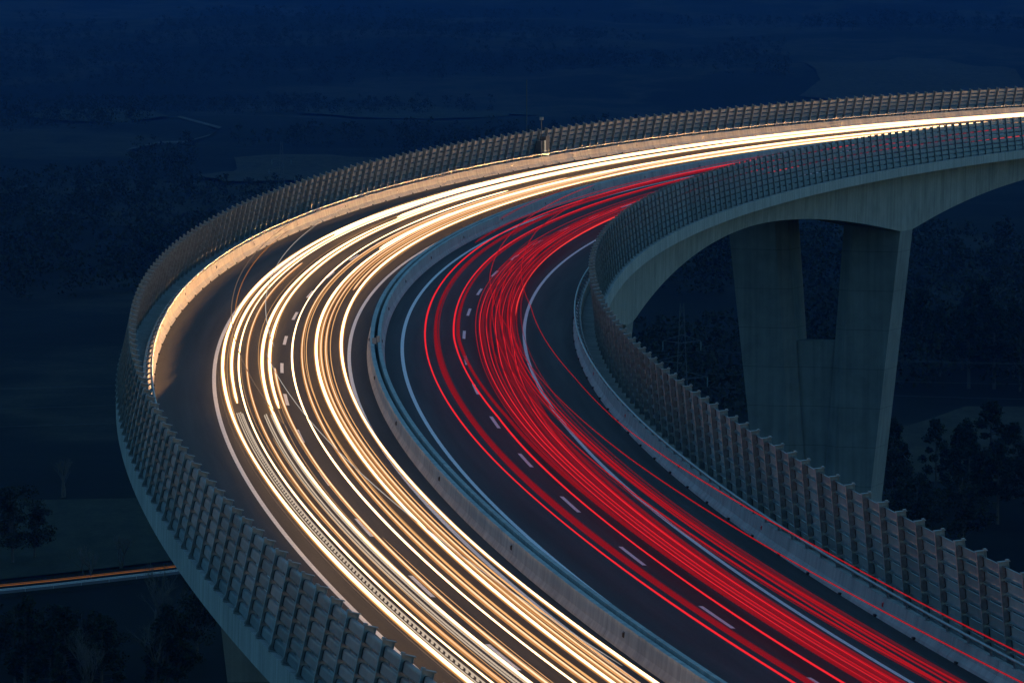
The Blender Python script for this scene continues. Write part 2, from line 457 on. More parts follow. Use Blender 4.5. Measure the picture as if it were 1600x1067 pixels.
# ------------------------------------------------------------------ concrete safety barriers
def barrier(prof, label, group, refl_w, refl_h, refl_s, refl_mat, face, drains=None):
    o = sweep("concrete_barrier", prof, S_MIN, S_MAX, 3, M_BARR)
    tag(o, label, "barrier", group)
    V, F = [], []
    box_vf(V, F, (-.05, -.07, -.06), (.05, .07, .06))
    V2, F2 = [], []
    k = 0
    me = mesh_from("reflector", [(-.035, -.12, -.12), (-.035, .12, -.12), (-.035, .12, .12), (-.035, -.12, .12), (.035, -.05, -.07), (.035, .05, -.07), (.035, .05, .07), (.035, -.05, .07)],
                   [(0, 1, 2, 3), (4, 7, 6, 5), (0, 4, 5, 1), (1, 5, 6, 2), (2, 6, 7, 3), (3, 7, 4, 0)], refl_mat)
    for i in range(-10, 20):
        s = refl_s + 24.25 * i
        if S_MIN + 5 < s < S_MAX - 5:
            m = frame(s, refl_w, refl_h)
            if face < 0: m = m @ Matrix.Rotation(math.pi, 4, 'Z')
            link("reflector", me, o, m)
    if drains:
        Vd, Fd = [], []
        box_vf(Vd, Fd, (-.05, -.11, 0), (.05, .11, .08)); md = mesh_from("drain_inlet", Vd, Fd, M_SEAL)
        w, ds_, s0, lim = drains
        ss = [s0 + ds_ * i for i in range(-60, 90) if S_MIN < s0 + ds_ * i < lim]
        for s in ss[-98:]: link("drain_inlet", md, o, frame(s, w, .01))
    return o
barrier([(-17.37, -.02), (-17.40, .10), (-17.56, .30), (-17.66, .82), (-17.92, .82), (-17.98, .38), (-17.98, -.02)],
        "long concrete safety barrier lit orange on the outer edge of the headlight carriageway", "concrete safety barriers", -17.60, .50, 6.9, M_REFL_D, 1, (-17.36, 6.08, 0.0, 330))
barrier([(6.80, -.02), (6.84, .10), (7.00, .30), (7.08, .80), (7.30, .80), (7.35, .26), (7.35, -.02)],
        "long grey concrete safety barrier on the inner edge beside the taillight carriageway", "concrete safety barriers", 7.03, .50, -1.8, M_REFL_R, -1, (6.78, 6.2, -98.0, 120))
barrier([(-5.757, -.02), (-5.73, .08), (-5.62, .28), (-5.56, .84), (-5.33, .84), (-5.31, -.02)],
        "concrete median barrier on the headlight side of the dark median slot", "concrete safety barriers", -5.62, .52, -15.5, M_REFL_D, -1)
barrier([(-5.13, -.02), (-5.12, .88), (-4.92, .88), (-4.86, .28), (-4.74, .08), (-4.707, -.02)],
        "concrete median barrier on the taillight side of the dark median slot", "concrete safety barriers", -4.86, .5, -15.5, M_REFL_D, 1)

# little plate and meter box standing in the median slot
ms = thing("median_sign", P(-23.5, -5.22, .84), "small pale plate on a short post in the dark median slot", "sign")
V, F = [], []; box_vf(V, F, (-.03, -.03, -.8), (.03, .03, .62)); link("post", mesh_from("post", V, F, M_DARKMETAL), ms, frame(-23.5, -5.22, .84))
V, F = [], []; box_vf(V, F, (-.24, -.05, .16), (.0, .03, .50)); link("plate", mesh_from("plate", V, F, M_STEEL), ms, frame(-23.5, -5.22, .84))
V, F = [], []; box_vf(V, F, (.03, -.05, .24), (.22, .03, .62)); link("plate", mesh_from("plate", V, F, M_RAIL), ms, frame(-23.5, -5.22, .84))

# ------------------------------------------------------------------ wind fences
def slat_profile(P_, out=1):
    a = [(-.04, .015), (.03, .03), (.062, .055), (.070, .085), (.072, P_ - .165), (.060, P_ - .105), (.02, P_ - .08), (-.035, P_ - .072)]
    return [(x * out, z) for x, z in a]
def panel_mesh(rows, P_, length, out):
    V, F, mi = [], [], []
    pr = slat_profile(P_, out); t = .014 * out
    for r in range(rows):
        z0 = r * P_ + .03
        k = len(V); m = len(pr)
        for y in (-length / 2, length / 2):
            for x, z in pr: V.append((x, y, z + z0))
            for x, z in pr: V.append((x - t, y, z + z0 - .004))
        for j in range(m - 1):
            F.append((k + j, k + j + 1, k + 2 * m + j + 1, k + 2 * m + j))
            F.append((k + m + j, k + 3 * m + j, k + 3 * m + j + 1, k + m + j + 1))
        for y_ in (0, 2 * m):
            for j in range(m - 1): F.append((k + y_ + j, k + y_ + m + j, k + y_ + m + j + 1, k + y_ + j + 1))
        F.append((k, k + 2 * m, k + 3 * m, k + m)); F.append((k + m - 1, k + 2 * m - 1, k + 4 * m - 1, k + 3 * m - 1))
    me = mesh_from("panel", V, F, M_ACRYL)
    bm = bmesh.new(); bm.from_mesh(me); bmesh.ops.recalc_face_normals(bm, faces=bm.faces[:]); bm.to_mesh(me); bm.free()
    return me
def post_mesh(rows, P_, out):
    V, F = [], []; H = rows * P_ + .10
    box_vf(V, F, (-.17, -.012, .0), (.17, .012, H))                       # web
    box_vf(V, F, (-.185, -.065, .0), (-.168, .065, H)); box_vf(V, F, (.168, -.065, .0), (.185, .065, H))   # flanges
    box_vf(V, F, (-.21, -.11, H), (.23, .11, H + .025))                   # cap plate with a raised lug
    box_vf(V, F, (-.20 if out < 0 else .10, -.10, H + .025), (-.10 if out < 0 else .20, .10, H + .075))
    box_vf(V, F, (-.25, -.20, -.03), (.25, .20, .012))                    # base plate
    for q in (-.07, .07):                                                 # gussets
        k = len(V); V += [(-.24, q - .01, .01), (-.24, q + .01, .01), (-.185, q + .01, .22), (-.185, q - .01, .22), (-.185, q + .01, .01), (-.185, q - .01, .01)]
        F += [(k, k + 1, k + 2, k + 3), (k, k + 3, k + 5), (k + 1, k + 4, k + 2), (k, k + 5, k + 4, k + 1), (k + 3, k + 2, k + 4, k + 5)]
    nst = len(F)
    pr = slat_profile(P_, out)                                            # scalloped dark end seals both sides of the web
    for r in range(rows):
        z0 = r * P_ + .03
        for (ya, yb) in ((-.075, -.014), (.014, .075)):
            k = len(V); m = len(pr)
            for x, z in pr:
                V.append((x + .024 * out, ya, z + z0)); V.append((x + .024 * out, yb, z + z0)); V.append((x - .034 * out, ya, z + z0 - .006)); V.append((x - .034 * out, yb, z + z0 - .006))
            for j in range(m - 1):
                a, b2 = k + 4 * j, k + 4 * j + 4
                F += [(a, a + 1, b2 + 1, b2), (a + 2, b2 + 2, b2 + 3, a + 3), (a, b2, b2 + 2, a + 2), (a + 1, a + 3, b2 + 3, b2 + 1)]
    mi = [0] * nst + [1] * (len(F) - nst)
    return mesh_from("post", V, F, [M_STEEL, M_SEAL], midx=mi)

def merged(name, me, mats, parent):
    """one mesh from many placed copies of a mesh"""
    nv = len(me.vertices); co = np.zeros(nv * 3); me.vertices.foreach_get("co", co); co = co.reshape(-1, 3)
    V = np.concatenate([co @ np.array(m.to_3x3()).T + np.array(m.translation) for m in mats])
    polys = [tuple(p.vertices) for p in me.polygons]; F = []
    for i in range(len(mats)): F += [tuple(q + i * nv for q in p) for p in polys]
    mi = [p.material_index for p in me.polygons] * len(mats)
    return stuff(link(name, mesh_from(name, V, F, list(me.materials), midx=mi), parent))

def wind_fence(name, foot, top, rows, s_first, ds, s_a, s_b, out, label, keep_from):
    dw, dh = top[0] - foot[0], top[1] - foot[1]
    up = (dw, dh - CROSS * dw); Ln = math.hypot(*up); P_ = (Ln - .10) / rows
    root = thing(name, P(60, foot[0], foot[1]), label, "wind fence")
    pm = post_mesh(rows, P_, out); pan = panel_mesh(rows, P_, 2.90, out)
    ss = []
    s = s_first
    while s > s_a: s -= ds
    while s < s_b: ss.append(s); s += ds
    order = [s for s in ss if s >= keep_from]; near = set(order[:99])
    restp, restq = [], []
    for s in ss:
        mp_ = frame(s, foot[0], foot[1], up); mq = frame(s + ds / 2, foot[0], foot[1], up)
        if s in near: link("post", pm, root, mp_); link("panel", pan, root, mq)
        else: restp.append(mp_); restq.append(mq)
    merged("post", pm, restp, root); merged("panel", pan, restq, root)
    return root
wind_fence("wind_fence", (-19.065, .437), (-18.426, 3.379), 6, -133.75, 2.925, -235, 430, -1,
           "tall slatted smoky wind fence along the outer edge, left of the headlight carriageway", -171)
wind_fence("wind_fence", (8.36, .285), (7.984, 3.973), 7, -137.0, 3.03, -235, 430, 1,
           "tall slatted smoky wind fence along the inner edge, above the arched girder", -143)

# ------------------------------------------------------------------ tubular handrails on the barriers
def handrail(w, h, wb, hb, s_first, ds, keep_from, label):
    root = thing("handrail", P(0, wb, hb), label, "handrail", "tubular rails on the barriers")
    n = 240; pts = [P(s, w, h) for s in np.linspace(S_MIN, S_MAX, n)]
    V, F = [], []; tube_vf(V, F, pts, .062, 8); link("pipe", mesh_from("pipe", V, F, M_RAIL, smooth=True), root)
    V, F = [], []
    dx, dz = w - wb, h - hb - CROSS * (w - wb)
    tube_vf(V, F, [(0, 0, -.02), (dx * .1, 0, dz * .5), (dx * .6, 0, dz * .8), (dx, 0, dz - .05)], .05, 6)
    box_vf(V, F, (-.09, -.10, -.012), (.09, .10, .02)); box_vf(V, F, (dx - .075, -.09, dz - .075), (dx + .075, .09, dz + .02))
    bm_ = mesh_from("bracket", V, F, M_STEEL)
    ss = [s_first + ds * i for i in range(-120, 200) if S_MIN + 2 < s_first + ds * i < S_MAX - 2]
    near = set([s for s in ss if s >= keep_from][:99]); rest = []
    for s in ss:
        m = frame(s, wb, hb)
        if s in near: link("bracket", bm_, root, m)
        else: rest.append(m)
    merged("bracket", bm_, rest, root)
handrail(-17.47, 1.145, -17.76, .82, -132.3, 2.925, -60, "tubular rail on the lit outer barrier in front of the outer fence")
handrail(6.91, 1.176, 7.17, .80, -135.5, 3.03, -143, "tubular rail on the inner barrier beside the red taillights")

# emergency post on the outer fence
ep = thing("emergency_post", P(191.0, -17.9, .42), "dark emergency cabinet with pale lit plate and small camera mast at the outer fence", "emergency post")
mM = frame(191.0, -18.15, .40)
V, F = [], []; box_vf(V, F, (-.35, .5, 0), (.25, 1.9, 2.3)); box_vf(V, F, (-.30, -1.3, 0), (.2, -.1, 1.9)); link("cabinet", mesh_from("cabinet", V, F, M_DARKMETAL), ep, mM)
V, F = [], []; box_vf(V, F, (.3, -.55, .5), (.36, .05, 1.95)); link("plate", mesh_from("plate", V, F, M_PLATE), ep, mM)
V, F = [], []; tube_vf(V, F, [(.0, -.35, 0), (0, -.35, 4.1)], .05, 8); link("mast", mesh_from("mast", V, F, M_DARKMETAL), ep, mM)
V, F = [], []; box_vf(V, F, (-.14, -.55, 3.95), (.18, -.15, 4.25)); link("camera_housing", mesh_from("camera_housing", V, F, M_STEEL), ep, mM)

# ------------------------------------------------------------------ light trails of the passing traffic
def trail_mesh(name, w, h, s0, s1, r, mat, wob=0.0, ph=0.0, flat=1.0, n=6, step=3.0):
    k = max(2, int((s1 - s0) / step)); ss = np.linspace(s0, s1, k)
    ws = w(ss) if callable(w) else np.full(k, float(w))
    ws = ws + wob * np.sin(ss / 61.0 + ph) + wob * .5 * np.sin(ss / 23.0 + 2.1 * ph)
    hh = h + wob * .12 * np.sin(ss / 9.0 + ph)
    V = []
    a = 2 * np.pi * np.arange(n) / n
    rr = r * (1 + .22 * np.sin(ss / 37.0 + 3 * ph + h) + .10 * np.sin(ss / 11.0 + 5 * ph))
    rr[0] *= .35; rr[-1] *= .35
    for j in range(n): V.append(Parr(ss, ws + rr * flat * np.cos(a[j]), hh + rr * np.sin(a[j])))
    V = np.stack(V, 1).reshape(-1, 3); F = []
    for i in range(k - 1):
        for j in range(n):
            p, q = i * n + j, i * n + (j + 1) % n; F.append((p, q, q + n, p + n))
    F.append(tuple(range(n))[::-1]); F.append(tuple((k - 1) * n + j for j in range(n)))
    return mesh_from(name, V, F, mat, smooth=True)
T0, T1 = -235.0, 430.0
HEAD_W = 17000.0
WHITE = glow((1.0, .56, .25), 1.2); CREAM = glow((1.0, .63, .38), .31); GOLD = glow((1.0, .50, .19), .20)
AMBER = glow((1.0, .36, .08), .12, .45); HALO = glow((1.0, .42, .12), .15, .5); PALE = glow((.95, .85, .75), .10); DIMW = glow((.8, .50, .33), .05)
gW = "white headlight trails on the outer carriageway"
def white_trail(w, s0, s1, r, core, label, fringe=True, h=.65, wob=.05, ph=0.0):
    r *= .86
    me = trail_mesh("light_trail", w, h, s0, s1, r, core, wob, ph)
    o = tag(link("light_trail", me), label, "light trail", gW)
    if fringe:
        for sg, rr, mt in ((-1, .046, HALO), (1, .042, AMBER)):  # added see-through glowing amber tubes imitate the bloom around the core
            link("bloom_edge", trail_mesh("bloom_edge", w + sg * (r + .016), h - .03, s0, s1, rr, mt, wob, ph), o)
        for q in range(2):
            dw = (.13, -.17)[q] * (1 + .5 * math.sin(7 * w + q)); a0 = s0 + 30 * (1 + math.sin(5 * w + 2 * q)); a1 = s1 - 60 * (1 + math.cos(9 * w + q))
            if a1 - a0 > 40 and (q == 0 or w < -11): link("faint_strand", trail_mesh("faint_strand", w + dw, h + .05 * q, a0, a1, .009, (GOLD, GOLD)[q], wob * 2.2, ph + 1.3 + q), o)
    return o
wt = [
 (-13.70, T0, T1, .085, WHITE, "thick bright white trail running nearest the outer edge line", 1, .0),
 (-13.24, -61, T1, .070, WHITE, "bright white trail second from the outer edge line, stopping short with a rounded end", 1, .3),
 (-12.93, T0, T1, .040, WHITE, "thin white trail just inside the second bright trail of the outer lane", 0, 1.0),
 (-12.53, T0, 40, .030, CREAM, "thin cream trail along the middle of the outer lane", 1, 1.7),
 (-11.62, T0, T1, .075, WHITE, "thickest white trail, left of the white lane dashes", 1, .5),
 (-11.24, -62, T1, .070, WHITE, "bright white trail beside the thickest one, stopping short with a rounded end", 1, .8),
 (-11.02, T0, -40, .048, CREAM, "cream trail running just outside the lane dashes in the foreground", 1, 2.2),
 (-10.02, T0, 140, .045, WHITE, "thin white trail just inside the lane dashes", 0, .9),
 (-9.50, T0, 165, .034, CREAM, "fine cream trail at the outer side of the golden pair", 1, 1.4),
 (-9.26, T0, 180, .034, GOLD, "golden brown trail in the middle of the headlight carriageway", 0, 1.5),
 (-8.66, T0, T1, .075, WHITE, "thick white trail along the middle of the median-side lane", 1, 2.6),
 (-8.38, T0, T1, .034, CREAM, "fine cream trail hugging the thick white one in the median-side lane", 1, 3.0),
 (-8.10, T0, T1, .030, CREAM, "fine pale trail in the fan between the two thick median-side trails", 1, 3.3),
 (-7.84, T0, T1, .032, GOLD, "golden trail in the fan near the median line", 0, 3.8),
 (-7.58, 20, T1, .034, CREAM, "short cream trail near the median seen only on the far bend", 1, 4.0),
 (-7.20, T0, T1, .070, WHITE, "thick white trail closest to the median barrier", 1, 4.4),
]
for w, s0, s1, r, mt, lab, fr, ph in wt: white_trail(w, s0, s1, r, mt, lab, bool(fr), ph=ph)
# far-bend extras that fill the lanes there
white_trail(-13.45, 70, T1, .080, WHITE, "white trail filling the outer lane on the far bend only", True, ph=5.0)
white_trail(-11.95, 95, T1, .085, WHITE, "white trail between the two bright pairs on the far bend only", True, ph=5.6)
white_trail(-8.95, 60, T1, .06, WHITE, "white trail beside the golden one on the far bend only", True, ph=6.1)
# high marker lamps of trucks: fine lines 3.3 m up
for w, s0, s1, r, mt, lab, h in (
    (-11.40, -60, 62, .018, PALE, "fine pale line of a truck roof lamp crossing onto the lit outer barrier", 3.5),
    (-13.25, -100, 45, .018, DIMW, "fine brownish line of a truck roof lamp left of the edge line", 3.4),
    (-13.05, -40, 36, .018, AMBER, "fine copper line of a truck roof lamp left of the edge line", 3.15),
    (-11.85, -165, -62, .016, PALE, "fine pale line of a truck roof lamp slanting across the near headlight lanes", 3.3),
    (-13.98, -160, -40, .012, DIMW, "hairline brownish trail just outside the thick outer trail", .6)):
    tag(link("light_trail", trail_mesh("light_trail", w, h, s0, s1, r, mt, .03)), lab, "light trail", "fine lines of truck roof lamps")
# the headlamps themselves, lit, along the outer lane: their beams rake the outer barrier on the bend
for i in range(74):
    s = -14 + 6.0 * i
    L_ = bpy.data.lights.new("headlamp", 'SPOT'); L_.energy = HEAD_W; L_.color = (1.0, .49, .16)
    L_.spot_size = R(2.5); L_.spot_blend = .8; L_.shadow_soft_size = .08
    o = bpy.data.objects.new("headlamp", L_); COL.objects.link(o)
    a = P(s, -14.0, .74); b2 = P(s - 38, -17.45, .50); o.location = a
    o.rotation_euler = (a - b2).to_track_quat('Z', 'Y').to_euler()
# flickering lamps: dotted tracks
def dotted(w, s0, s1, lab, half):
    V, F = [], []; s = s0; i = 0
    while s < s1:
        for q in (-half, half):
            if (i % 2 == 0) == (q < 0) or half > .08:
                a, b2 = P(s, w + q, .66), P(s + .30, w + q, .66); tube_vf(V, F, [a, b2], .034, 5)
        s += .46; i += 1
    for q in (-half - .09, half + .09):
        pts = [P(t, w + q, .62) for t in np.linspace(s0, s1, 60)]; tube_vf(V, F, pts, .028, 5)
    tag(link("dotted_trail", mesh_from("dotted_trail", V, F, glow((1.0, .78, .58), .12))), lab, "light trail", "dotted trails of flickering lamps")
dotted(-13.34, T0, -66, "dotted trail of a flickering lamp beside the thick outer trail", .05)
dotted(-11.93, T0, -66, "dotted double-row trail of a flickering lamp beside the thickest white trail", .12)

# red taillights on the inner carriageway
gR = "red taillight trails on the inner carriageway"
RB = glow((1.0, .022, .036), .185); RM = glow((1.0, .018, .034), .085, .25); RD = glow((.95, .018, .04), .050, .62); RX = glow((.9, .03, .06), .050, .72); RH = glow((1.0, .05, .05), .20); RM2 = glow((.9, .022, .045), .055, .35)
def red_trail(w, s0, s1, r, mt, lab, h=.82, wob=.06, ph=0.0, flat=1.0, group=gR):
    return tag(link("light_trail", trail_mesh("light_trail", w, h, s0, s1, r, mt, wob, ph, flat)), lab, "light trail", group)
red_trail(-2.34, T0, T1, .042, RB, "thin crimson trail nearest the median on the taillight carriageway", ph=.2)
red_trail(-1.78, T0, T1, .085, RM2, "broad faint red trail second from the median", ph=.9, flat=1.3)
red_trail(-1.60, T0, T1, .05, RD, "thin faint red trail edging the broad one near the median", ph=.9)
red_trail(lambda q: np.interp(q, (-235, -147, -60, -13, 60), (-.55, -.50, -.20, -.65, -.66)), T0, T1, .042, RB, "thin crimson trail just outside the lane dashes", ph=.4)
red_trail(lambda q: np.interp(q, (-235, -147, -60, -13, 60), (.40, .40, .28, -.40, -.42)), T0, T1, .07, RM2, "broad faint red trail along the lane dashes", ph=.5, flat=1.2)
random.seed(31)
bundle = "dense bundle of red taillight trails"
def lane_spread(u):                 # u 0..1 across the bundle: tight in the foreground, fanned out on the bend
    return lambda q: np.interp(q, (-235, -120, -70, -15, 60, 150), (.45 + 1.40 * u, .45 + 1.45 * u, .50 + 1.75 * u, .75 + 2.45 * u, .80 + 2.3 * u, .7 + 2.2 * u))
NB = 27
for i in range(NB):
    mt = (RM, RX, RB, RD, RX, RX, RD, RB, RX, RD)[i % 10]
    r = {RB: .018, RM: .024, RD: .034, RX: .046}[mt] * random.uniform(.8, 1.25)
    u = (i + random.uniform(-.3, .3)) / (NB - 1)
    red_trail(lane_spread(u), T0, T1 if i % 3 == 0 else random.uniform(70, 150), r, mt, "red trail lost among look-alikes in the dense bundle on the right lane", random.uniform(.70, .90), .055, random.uniform(0, 6), 1.0, bundle)
red_trail(3.12, 8, T1, .045, RH, "short vivid red trail ending bluntly on the far bend beside the edge line", .8, .03, 1.0)
hi_a = lambda q: np.interp(q, (-235, -125, -100, -53, -35, -12, 8, 27, 50, 100, 160), (1.0, 1.2, 1.3, 1.75, 2.0, 1.7, 1.5, 1.45, 1.3, .9, .8))
hi_b = lambda q: np.interp(q, (-235, -130, -99, -83, -60, -14, 11, 33, 57, 110, 160), (3.1, 3.3, 3.1, 3.15, 3.55, 3.85, 3.45, 3.2, 2.8, 2.6, 2.5))
for w, mt, lab, s1 in ((hi_a, RM, "thin red truck lamp line crossing the bundle then skirting the inner barrier", 120),
                       (hi_b, RM, "thin red truck lamp line crossing edge line and shoulder to the inner handrail", 105)):
    red_trail(w, T0, s1, .021, mt, lab, 3.12, .03, 1.0)
for w, h, r, mt, lab in ((2.85, 1.0, .05, RM, "red trail hugging the white edge line on its road side"),
                    (3.35, 1.0, .05, RD, "faint red trail just beyond the white edge line in the foreground"),
                    (3.70, .95, .06, RX, "very faint red trail farthest out past the edge line in the foreground"),
                    (3.05, 1.05, .045, RM, "red trail leaving the lane just beyond the edge line")):
    red_trail((lambda w_: lambda q: np.interp(q, (-235, -60, 0, 60, 110), (w_, w_, w_ - .15, w_ - .5, w_ - .8)))(w), T0, 90, r * .7, mt, lab, h, .10, w)
for i, (w, h) in enumerate(((1.35, 1.6), (1.65, 1.55), (1.95, 1.62), (2.2, 1.58), (2.45, 1.5))):
    red_trail(w, T0, 70, .030, (RD, RM, RX, RM, RD)[i], "red van lamp trail in the blurred band right of the edge line", h, .08, i * 1.3, 1.0, "blurred band of red van lamps")
for w, h, r, mt, lab in ((-.2, 1.7, .05, RX, "faint pink trail above the dark gap beside the median on the far bend"), (-1.0, 2.9, .05, RX, "faint pink trail climbing over the median barrier on the far bend"), (-2.6, 1.0, .06, RD, "faint red trail beside the far median line")):
    red_trail(w, 70, 185 if h > 1.2 else T1, r, mt, lab, h, .15, w)

# ------------------------------------------------------------------ country lane: guard rail and its trail
gx = np.arange(-330, 30, 4.0)
gr = thing("guard_rail", (-60, lane_y(-60) - 3.3, ground_z(-60, lane_y(-60)) + .5), "steel crash barrier along the country road below the outer fence", "guard rail")
def gz(x): return ground_z(x, lane_y(x)) + .55
V, F = [], []
for i in range(len(gx) - 1):
    a = [(gx[i], lane_y(gx[i]) - 3.3), (gx[i + 1], lane_y(gx[i + 1]) - 3.3)]
    k = len(V)
    for (x, y) in a:
        V += [(x, y - .04, gz(x) + .45), (x, y + .03, gz(x) + .55), (x, y - .04, gz(x) + .65), (x, y + .03, gz(x) + .75)]
    F += [(k, k + 4, k + 5, k + 1), (k + 1, k + 5, k + 6, k + 2), (k + 2, k + 6, k + 7, k + 3)]
link("beam", mesh_from("beam", V, F, M_RAIL), gr)
V, F = [], []; box_vf(V, F, (-.06, -.05, -.2), (.06, .05, .72)); pmesh = mesh_from("post", V, F, M_STEEL)
for x in gx: link("post", pmesh, gr, Matrix.Translation((x, lane_y(x) - 3.2, gz(x))))
V, F = [], []
tube_vf(V, F, [(x, lane_y(x) - 1.2, gz(x) + .95) for x in gx], .05, 6)
tag(link("light_trail", mesh_from("light_trail", V, F, glow((1.0, .36, .08), .05))), "orange trail along the country road below the viaduct", "light trail", "trails on the country road")
V, F = [], []
tube_vf(V, F, [(x, lane_y(x) + .6, gz(x) + .95) for x in gx], .05, 6)
tag(link("light_trail", mesh_from("light_trail", V, F, glow((1.0, .40, .14), .025))), "fainter copper trail on the far side of the country road", "light trail", "trails on the country road")

# ------------------------------------------------------------------ trees
M_BARK = plain("bark", (.055, .045, .035), .9, 0, .3, 3)
def leafmat(name, a, b2):
    m, nt, N, L, b = nmat(name); oi = N.new("ShaderNodeObjectInfo"); geo = N.new("ShaderNodeNewGeometry")
    f = noise_tex(nt, geo.outputs["Position"], .7, 4, .6)
    L.new(ramp(nt, f, [(.3, a), (.7, b2)]), b.inputs["Base Color"]); b.inputs["Roughness"].default_value = .8; b.inputs["Specular IOR Level"].default_value = .06; return m
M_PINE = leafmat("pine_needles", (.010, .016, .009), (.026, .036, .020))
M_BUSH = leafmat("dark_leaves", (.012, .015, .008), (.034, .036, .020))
M_TWIG = plain("bare_twigs", (.075, .065, .055), .9)
def leaves(centres, radii, n, size, seed):
    g = np.random.default_rng(seed); V, F = [], []
    C = np.repeat(np.asarray(centres, float), n, 0); Rr = np.repeat(np.asarray(radii, float), n, 0)
    d = g.normal(size=(len(C), 3)); d /= np.linalg.norm(d, axis=1, keepdims=True)
    p = C + d * Rr[:, None] * (g.random((len(C), 1)) ** .45) * np.array([1, 1, .75])
    u = g.normal(size=(len(C), 3)); u /= np.linalg.norm(u, axis=1, keepdims=True)
    v = np.cross(u, g.normal(size=(len(C), 3))); v /= np.linalg.norm(v, axis=1, keepdims=True)
    s = size * (.6 + .8 * g.random((len(C), 1)))
    q = np.stack([p - u * s, p + v * s * .6, p + u * s, p - v * s * .6], 1).reshape(-1, 3)
    return q, [(4 * i, 4 * i + 1, 4 * i + 2, 4 * i + 3) for i in range(len(C))]
def tree_meshes(kind, seed):
    r = random.Random(seed); H = 12.0
    V, F = [], []; C, Rr = [], []
    lean = (r.uniform(-.6, .6), r.uniform(-.6, .6))
    if kind == 'bare':
        def branch(p, d, L, rad, lvl):
            q = p; pts = [q]
            for i in range(3):
                d = (d + Vector((r.uniform(-.2, .2), r.uniform(-.2, .2), .08))).normalized(); q = q + d * (L / 3); pts.append(q)
            tube_vf(V if lvl < 2 else TV, F if lvl < 2 else TF, pts, rad, 5 if lvl < 2 else 3, rad * .45)
            if lvl < 4:
                for i in range(r.randint(3, 4)):
                    nd = (d + Vector((r.uniform(-.8, .8), r.uniform(-.8, .8), r.uniform(-.1, .5)))).normalized()
                    branch(pts[r.randint(2, 3)], nd, L * r.uniform(.5, .72), rad * .5, lvl + 1)
        TV, TF = [], []
        for k in range(r.randint(1, 3)):
            branch(Vector((k * .5, 0, 0)), Vector((r.uniform(-.25, .25), r.uniform(-.25, .25), 1)).normalized(), 4.4, .24, 0)
        return mesh_from("trunk", V, F, M_BARK), mesh_from("crown", TV, TF, M_TWIG)
    tube_vf(V, F, [(0, 0, -.8), (lean[0] * .3, lean[1] * .3, H * .4), (lean[0], lean[1], H * .93)], .26, 7, .05)
    if kind == 'pine':
        for k in range(26):
            z = H * (.30 + .70 * (k / 25)); rad = (1 - (z / H - .30) / .72) * 2.9 + .35; a = r.uniform(0, 6.28); L = rad * r.uniform(.45, 1)
            c = Vector((lean[0] * z / H + L * math.cos(a), lean[1] * z / H + L * math.sin(a), z))
            tube_vf(V, F, [(lean[0] * z / H, lean[1] * z / H, z - .3), c], .06, 4, .02); C.append(c); Rr.append(r.uniform(.6, 1.15))
        q, f = leaves(C, Rr, 100, .21, seed); mt = M_PINE
    else:
        for k in range(24):
            a = r.uniform(0, 6.28); z = H * r.uniform(.28, .98); rad = 3.6 * math.sin(min(1, (z / H - .1) / .9) * math.pi * .86) + .4; L = rad * r.uniform(.2, 1)
            c = Vector((L * math.cos(a), L * math.sin(a), z)); C.append(c); Rr.append(r.uniform(.8, 1.7))
            tube_vf(V, F, [(lean[0] * .3, lean[1] * .3, z * .55), c], .07, 4, .02)
        q, f = leaves(C, Rr, 130, .21, seed); mt = M_BUSH
    return mesh_from("trunk", V, F, M_BARK), mesh_from("crown", q, f, mt)
TREES = {k: [tree_meshes(k, 10 + i) for i in range(3)] for k in ('pine', 'broad', 'bare')}
def tree(kind, x, y, hgt, label, group, name=None, rot=None):
    r = random.random
    tr, cr = TREES[kind][random.randrange(3)]
    o = thing({'pine': 'pine_tree', 'broad': 'leafy_tree', 'bare': 'bare_tree'}[kind], (x, y, ground_z(x, y)), label, "tree", group)
    m = Matrix.Translation((x, y, ground_z(x, y) - .2)) @ Matrix.Rotation(r() * 6.28, 4, 'Z') @ Matrix.Diagonal((hgt / 12 * (.85 + .4 * r()), hgt / 12 * (.85 + .4 * r()), hgt / 12, 1))
    link("trunk", tr, o, m); link("crown", cr, o, m)
    return o
def at(u, y, lift=0):            # world x of a photo column at depth y
    return CAM[0] + (u - 800) / 7998 * (y - CAM[1]) + .00368 * (y - CAM[1])
random.seed(5)
tree('broad', at(16, 505), 505, 12.5, "dark bushy tree at the left edge of the meadow beyond the country road", None)
tree('broad', at(50, 512), 512, 9.5, "smaller dark tree just right of the bushy tree at the meadow edge", None)
tree('bare', at(98, 607), 607, 9, "spreading bare tree on the upper edge of the meadow", None)
tree('bare', at(235, 404), 404, 14, "large bare ivy-clad tree in front of the country road", None)
tree('bare', at(262, 398), 398, 12, "bare branching tree right of the ivy-clad one, nearer the pier", None)
tree('broad', at(305, 392), 392, 12, "dark leafy tree beside the near pier under the outer deck edge", None)
tree('bare', at(140, 478), 478, 8, "low bare tree at the back edge of the country road", None)
tree('bare', at(185, 500), 500, 7, "thin bare shrub at the foot of the meadow near the outer deck edge", None)
gl = "dark trees in front of the country road"
for i in range(26):
    u = random.uniform(-90, 300); y = random.uniform(330, 415)
    d_ = y - CAM[1]; gpx = 533.5 + 7998 * ((CAM[2] + 74) / d_ - .07346); hh_ = max(4.0, (gpx - random.uniform(942, 985)) / (7998 / d_))
    tree(random.choice(['broad', 'pine', 'broad', 'bare']), at(u, y), y, hh_, "dark tree lost in the black wood at the bottom left below the country road", gl)
gr_ = "dark trees right of the tall pier"
for i in range(20):
    u = random.uniform(1395, 1700); y = random.uniform(500, 620)
    tree(random.choice(['pine', 'pine', 'broad']), at(u, y), y, random.uniform(11, 17), "dark tree lost in the black wood right of the tall pier, below the pale clearing", gr_)
